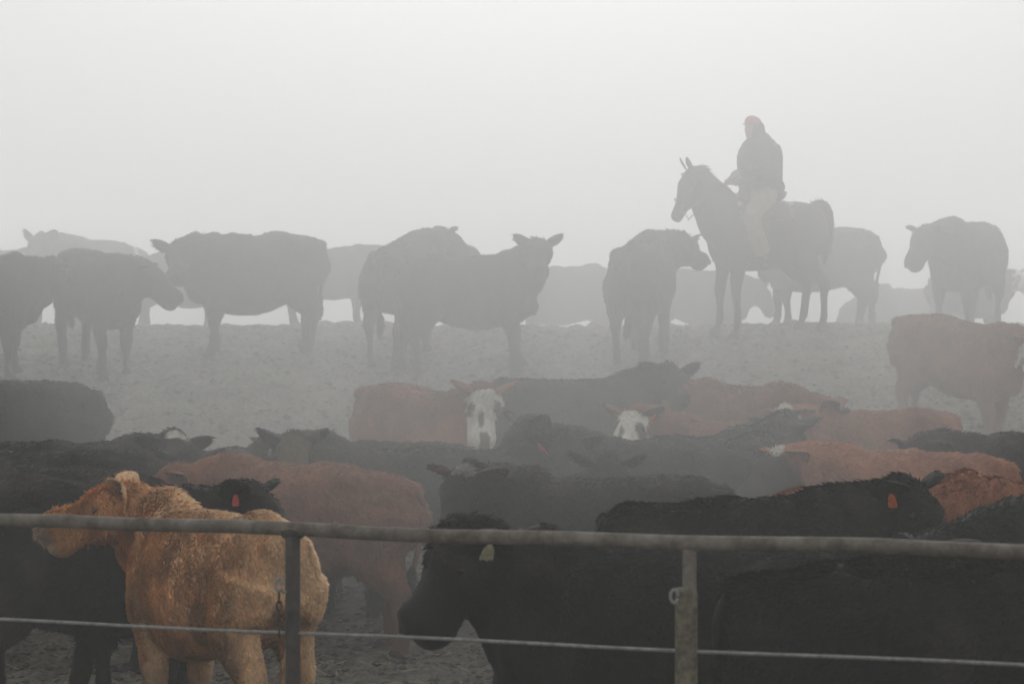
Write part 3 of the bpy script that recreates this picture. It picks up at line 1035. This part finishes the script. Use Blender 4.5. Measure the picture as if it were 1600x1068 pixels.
    for f in feet:
        gh = G()
        loft(gh, np.array([f + (-.01, 0, .075), f + (.0, 0, .04), f + (.012, 0, -.004)]), [.042, .05, .058], [.046, .056, .068], n=14, k=2)
        gmk('hoof', gh, HORN, root)
    tf = dict(loc=(X, D, z0), rz=R(heading))
    LEATHER = simple('brown_leather', (.07, .04, .022), .5, .4, .3, 25, .2)
    STRAP = simple('dark_strap', (.03, .022, .016), .6)
    # bridle and reins
    br = thing('bridle', 'dark bridle with reins running from the horse head to the rider hand', 'bridle', **tf)
    br.scale = root.scale

    def hpt(a, ang, extra=.006):          # point on the head's surface
        c = np.array([np.interp(a, hd[:, 0], hd[:, j]) for j in (1, 2, 3)])
        return O + u * a + nU * (c[0] + math.sin(ang) * (c[2] + extra)) + l * math.cos(ang) * (c[1] + extra)
    for nm_, fn in (('noseband', [hpt(.36, a) for a in np.linspace(0, 2 * math.pi, 26)]), ('browband', [hpt(.06, a) for a in np.linspace(-.2, math.pi + .2, 18)]),
                    ('throat_strap', [hpt(.04 + .05 * abs(math.sin(a)), -a) for a in np.linspace(-.5, math.pi + .5, 20)])):
        gb = G()
        loft(gb, np.array(fn), np.full(len(fn), .005), np.full(len(fn), .009), tuple(u), n=8, k=1)
        gmk(nm_, gb, STRAP, br)
    bits = {}
    for sg in (-1, 1):
        a0 = 0 if sg > 0 else math.pi
        gb = G()
        pts = np.array([hpt(a, a0) for a in np.linspace(.02, .46, 10)])
        loft(gb, pts, np.full(10, .005), np.full(10, .009), tuple(u), n=8, k=1)
        gmk('cheek_strap', gb, STRAP, br)
        bt = hpt(.46, a0, .012)
        bits[sg] = bt
        gb = G()
        ring = [bt + u * .022 * math.cos(a) + nU * .022 * math.sin(a) for a in np.linspace(0, 2 * math.pi, 14)]
        loft(gb, np.array(ring), np.full(14, .005), np.full(14, .005), tuple(l), n=8, k=1)
        loft(gb, np.array([bt, bt - nU * .08 + u * .02, bt - nU * .12 + u * .05]), [.005] * 3, [.005] * 3, tuple(l), n=8, k=1)
        gmk('bit', gb, GALV, br)
        hand = np.array([.40, .16, 1.79])
        mid_ = np.array([.72, sg * .12, 1.60])
        gb = G()
        loft(gb, np.array([bt - nU * .11 + u * .04, (bt + mid_) / 2 + (0, sg * .03, -.09), mid_, (mid_ + hand) / 2 + (0, 0, -.01), hand]), [.006] * 5, [.009] * 5, (0, 0, 1), n=8, k=4)
        gmk('rein', gb, STRAP, br)
    # saddle
    sa = thing('saddle', 'brown leather stock saddle over a pale blanket, under the rider', 'saddle', **tf)
    sa.scale = root.scale

    def over(x0, x1, zb, off, thick, name, m, zt=0):
        nx_, na = 10, 22
        Vv = []
        for lay in (0, 1):
            for i in range(nx_):
                xx = x0 + (x1 - x0) * i / (nx_ - 1)
                zc, ww, hh = [np.interp(xx, T[:, 0], T[:, j]) for j in (1, 2, 3)]
                amax = math.pi / 2 + zb
                for j in range(na):
                    a = -amax + 2 * amax * j / (na - 1) + math.pi / 2
                    o_ = off + lay * thick
                    Vv.append((xx, math.cos(a) * (ww + o_) * 1.0, zc + math.sin(a) * (hh + o_)))
        Ff = []
        o_ = nx_ * na
        for i in range(nx_ - 1):
            for j in range(na - 1):
                a = i * na + j
                Ff += [(o_ + a, o_ + a + 1, o_ + a + na + 1, o_ + a + na), (a, a + na, a + na + 1, a + 1)]
        for i in range(nx_ - 1):
            for a in (i * na, i * na + na - 1):
                Ff.append((a, a + na, o_ + a + na, o_ + a))
        for j in range(na - 1):
            for a in (j, (nx_ - 1) * na + j):
                Ff.append((a, a + 1, o_ + a + 1, o_ + a))
        return mk(name, np.array(Vv), Ff, m, sa)
    BL = simple('pale_blanket', (.42, .39, .34), .9, .1, .3, 30, .4)
    over(-.34, .40, -.15, .012, .018, 'blanket', BL)
    over(-.26, .34, -.42, .034, .02, 'skirt', LEATHER)
    gs = G()
    loft(gs, np.array([(-.24, 0, 1.62), (-.18, 0, 1.56), (-.05, 0, 1.535), (.10, 0, 1.55), (.22, 0, 1.58), (.27, 0, 1.60)]), [.14, .17, .15, .12, .12, .06], [.035, .045, .03, .035, .05, .04], n=16)
    gmk('seat', gs, LEATHER, sa)
    gs = G()
    loft(gs, np.array([(.25, 0, 1.58), (.28, 0, 1.66), (.29, 0, 1.71)]), [.025, .02, .03], [.025, .02, .035], n=12)
    ball(gs, (.295, 0, 1.715), (.04, .035, .015))
    gmk('horn', gs, LEATHER, sa)
    for sg in (-1, 1):
        gs = G()
        loft(gs, np.array([(.05, sg * .27, 1.40), (.14, sg * .335, 1.15), (.20, sg * .36, .92)]), [.03, .04, .03], [.006, .006, .006], (1, 0, 0), n=10)
        gmk('stirrup_leather', gs, LEATHER, sa)
        gs = G()
        ring = [(.21 + .0 * a, sg * .37 + .06 * math.cos(a), .85 + .075 * math.sin(a)) for a in np.linspace(0, 2 * math.pi, 18)]
        loft(gs, np.array(ring), np.full(18, .022), np.full(18, .007), (1, 0, 0), n=8, k=1)
        gmk('stirrup', gs, LEATHER, sa)
    gs = G()
    xx = .18
    zc, ww, hh = [np.interp(xx, T[:, 0], T[:, j]) for j in (1, 2, 3)]
    ring = [(xx, math.cos(a) * (ww + .012), zc + math.sin(a) * (hh + .012)) for a in np.linspace(-math.pi - .3, .3, 30)]
    loft(gs, np.array(ring), np.full(30, .035), np.full(30, .006), (1, 0, 0), n=8, k=1)
    gmk('girth', gs, STRAP, sa)
    # rider
    pe = thing('person', 'rider in a dark hooded jacket, red cap and pale chaps, holding the reins on horseback', 'person', **tf)
    pe.scale = root.scale
    JAC = simple('dark_jacket', (.028, .03, .034), .9, .1, .3, 18, .5)
    CHAP = simple('pale_chaps', (.34, .30, .24), .85, .1, .25, 14, .5)
    SKIN = simple('skin', (.42, .24, .17), .6, .3, .1, 20, .1)
    REDC = simple('red_cap', (.40, .06, .06), .85, .1, .15, 20, .2)
    BOOT = simple('brown_boot', (.06, .035, .02), .5, .4)
    hc = np.array([.115, 0, 2.345])
    g = G()                                       # body: head, neck, torso, arms and legs in one skin
    loft(g, hc + np.array([(-.01, 0, -.2), (0, 0, -.12), (.012, 0, -.085), (.01, 0, -.03), (.0, 0, .04), (-.005, 0, .09), (-.005, 0, .115)]), [.05, .052, .058, .072, .076, .062, .03], [.055, .058, .082, .095, .1, .08, .03], n=16)
    loft(g, hc + np.array([(.085, 0, .02), (.108, 0, -.012), (.112, 0, -.025)]), [.008, .013, .012], [.01, .012, .008], n=8)      # nose
    for s_ in ((.088, 0, -.062), (.09, 0, -.052)):
        ball(g, hc + s_, (.012, .024, .007))
    for sg in (-1, 1):
        ball(g, hc + (.08, sg * .03, .018), (.014, .018, .011))
        ball(g, hc + (-.01, sg * .078, -.005), (.022, .012, .032))
    loft(g, np.array([(.02, 0, 1.56), (.02, 0, 1.7), (.06, 0, 2.0), (.09, 0, 2.12), (.10, 0, 2.2)]), [.15, .14, .17, .15, .06], [.11, .10, .11, .08, .06], n=14)
    hands = {1: (np.array([.36, .15, 1.80]), np.array([.9, -.1, -.1])), -1: (np.array([.32, -.17, 1.74]), np.array([.9, .35, -.1]))}
    arms = {}
    for sg in (-1, 1):
        wv, wd = hands[sg]
        arms[sg] = np.array([(.07, sg * .17, 2.12), (.06, sg * .25, 2.06), (.03, sg * .31, 1.93), (.05, sg * .33, 1.82), (wv[0] * .55, sg * .27, 1.80), wv])
        loft(g, arms[sg], [.05, .055, .047, .042, .038, .027], [.05, .055, .047, .042, .038, .022], (0, 1, 0.2), n=12)
        legp = np.array([(-.02, sg * .11, 1.60), (.14, sg * .24, 1.50), (.30, sg * .32, 1.34), (.30, sg * .345, 1.20), (.24, sg * .355, 1.02), (.20, sg * .36, .90)])
        arms[sg * 2] = legp
        loft(g, legp, [.10, .10, .07, .062, .055, .04], [.10, .09, .07, .065, .055, .045], (1, 0, 0), n=12)
    V, N, F = remesh(g, .011, 2)
    mk('body', V, F, SKIN, pe)
    gd = {}
    for sg in (-1, 1):
        wv, wd = hands[sg]
        wd = wd / np.linalg.norm(wd)
        dn = np.array([0, 0, -1.])
        sdv = np.cross(wd, dn)
        gh = G()
        loft(gh, np.array([wv - wd * .02, wv + wd * .03, wv + wd * .07, wv + wd * .088]), [.026, .036, .04, .03], [.02, .019, .016, .01], tuple(dn * 1.0), n=12)
        for i in range(4):                        # fingers curled round the rein
            b0 = wv + wd * .08 + dn * (-.03 + i * .02)
            Lf = (.85, 1.0, .95, .75)[i]
            fp = np.array([b0, b0 + wd * .028 * Lf - sdv * sg * .012, b0 + wd * .026 * Lf - sdv * sg * .04 * Lf, b0 - wd * .0 - sdv * sg * .045 * Lf, b0 - wd * .022 - sdv * sg * .03])
            loft(gh, fp, [.0095, .009, .0085, .008, .006], [.0095, .009, .0085, .008, .006], tuple(dn), n=8)
        tb = wv + wd * .025 - dn * .03
        loft(gh, np.array([tb, tb - dn * .018 + wd * .02 - sdv * sg * .015, tb - dn * .01 + wd * .045 - sdv * sg * .034, tb + wd * .06 - sdv * sg * .04]), [.013, .011, .010, .007], [.013, .011, .010, .007], (1, 0, 0), n=8)
        Vh, Nh, Fh = remesh(gh, .0045, 1)
        mk('hand', Vh, Fh, SKIN, pe)
    # jacket
    g = G()
    loft(g, np.array([(.0, 0, 1.50), (.005, 0, 1.56), (.0, 0, 1.68), (.01, 0, 1.82), (.03, 0, 1.98), (.06, 0, 2.12), (.08, 0, 2.20), (.09, 0, 2.25)]), [.25, .26, .25, .255, .265, .25, .16, .10], [.25, .26, .24, .245, .25, .225, .16, .11], n=22, p=2.2)
    for sg in (-1, 1):
        a_ = arms[sg].copy()
        loft(g, a_, [.10, .11, .10, .09, .075, .055], [.10, .11, .10, .09, .075, .055], (0, 1, .2), n=14)
    V, N, F = remesh(g, .016, 3)
    V = lumps(V, N, .03, 8, 4)
    V = lumps(V, N, .012, 22, 9)
    mk('jacket', V, F, JAC, pe)
    g = G()                                       # hood, open at the front
    loft(g, np.array([(.03, 0, 2.13), (.045, 0, 2.19), (.075, 0, 2.27), (.085, 0, 2.34), (.085, 0, 2.41), (.075, 0, 2.445)]), [.16, .125, .105, .1, .085, .03], [.14, .115, .105, .105, .085, .03], n=18)
    ball(g, (.0, 0, 2.22), (.1, .12, .08))
    V, N, F = remesh(g, .014, 2)
    keep = []
    for q in F:
        c = V[list(q)].mean(0)
        fo = (c[0] - .13) / .05
        if c[0] > .15 and 2.29 < c[2] < 2.42 and abs(c[1]) < .06:
            continue
        keep.append(q)
    ho = mk('hood', V, keep, JAC, pe)
    so = ho.modifiers.new('thick', 'SOLIDIFY')
    so.thickness = .012
    g = G()                                       # cap crown above the hood's rim and its peak
    loft(g, np.array([(.12, 0, 2.385), (.12, 0, 2.43), (.115, 0, 2.468), (.11, 0, 2.485)]), [.093, .088, .062, .015], [.1, .098, .07, .015], (0, 1, 0), n=18)
    V, N, F = remesh(g, .012, 2)
    mk('cap', V, F, REDC, pe)
    g = G()
    loft(g, np.array([(.17, 0, 2.395), (.215, 0, 2.392), (.24, 0, 2.382)]), [.075, .068, .03], [.008, .007, .005], n=14)
    gmk('cap_peak', g, REDC, pe)
    for sg in (-1, 1):
        lp = arms[sg * 2]
        g = G()
        loft(g, lp, [.135, .13, .105, .10, .095, .085], [.135, .125, .105, .10, .095, .085], (1, 0, 0), n=16)
        V, N, F = remesh(g, .016, 3)
        V = lumps(V, N, .02, 9, 4 + sg)
        mk('chap', V, F, CHAP, pe)
        g = G()
        loft(g, np.array([(.20, sg * .36, .98), (.195, sg * .362, .90), (.20, sg * .365, .835), (.27, sg * .372, .81), (.35, sg * .38, .80)]), [.05, .05, .046, .045, .025], [.055, .055, .045, .034, .02], (0, 1, 0), n=14)
        box(g, (.165, sg * .365, .775), (.025, .025, .02))
        gmk('boot', g, BOOT, pe)
    return root


horse(1191, 34.7, 204, 1.07)

# ------------------------------------------------------------------ air
def air(name, V, F, dens, aniso, col, label):
    m = bpy.data.materials.new(name)
    m.use_nodes = True
    t = m.node_tree
    t.nodes.remove(t.nodes['Principled BSDF'])
    v = t.nodes.new('ShaderNodeVolumePrincipled')
    v.inputs['Color'].default_value = col + (1,)
    v.inputs['Density'].default_value = dens
    v.inputs['Anisotropy'].default_value = aniso
    t.links.new(v.outputs[0], t.nodes['Material Output'].inputs['Volume'])
    o = mk(name, V, F, m)
    o['kind'] = 'stuff'
    o['label'] = label
    o['category'] = name.replace('_', ' ')
    return o


g = G()
box(g, (0, 65, 4.5), (190, 135, 5.7))
air('haze', g.arr(), g.f, HAZE_D, .5, (.94, .945, .943), 'thin pale haze filling the air')
g = G()
A_, B_, C_ = 11.5, 22.0, 9.5                      # a lens of dust, thickest in the middle and thinning out to both sides
xs_ = np.sin(np.linspace(-math.pi / 2, math.pi / 2, 61)) * A_ * .995
k_ = np.cos(math.pi / 2 * xs_ / A_) ** 2
loft(g, np.stack([xs_ + .2, 0 * xs_ + 37.8, 0 * xs_ + 3], 1), B_ * k_, C_ * k_ ** .4, (0, 1, 0), n=48, k=1)
air('dust_cloud', g.arr(), g.f, DUST_D, .65, (.94, .945, .943), 'thick pale dust hanging over the far half of the pen and its crest')
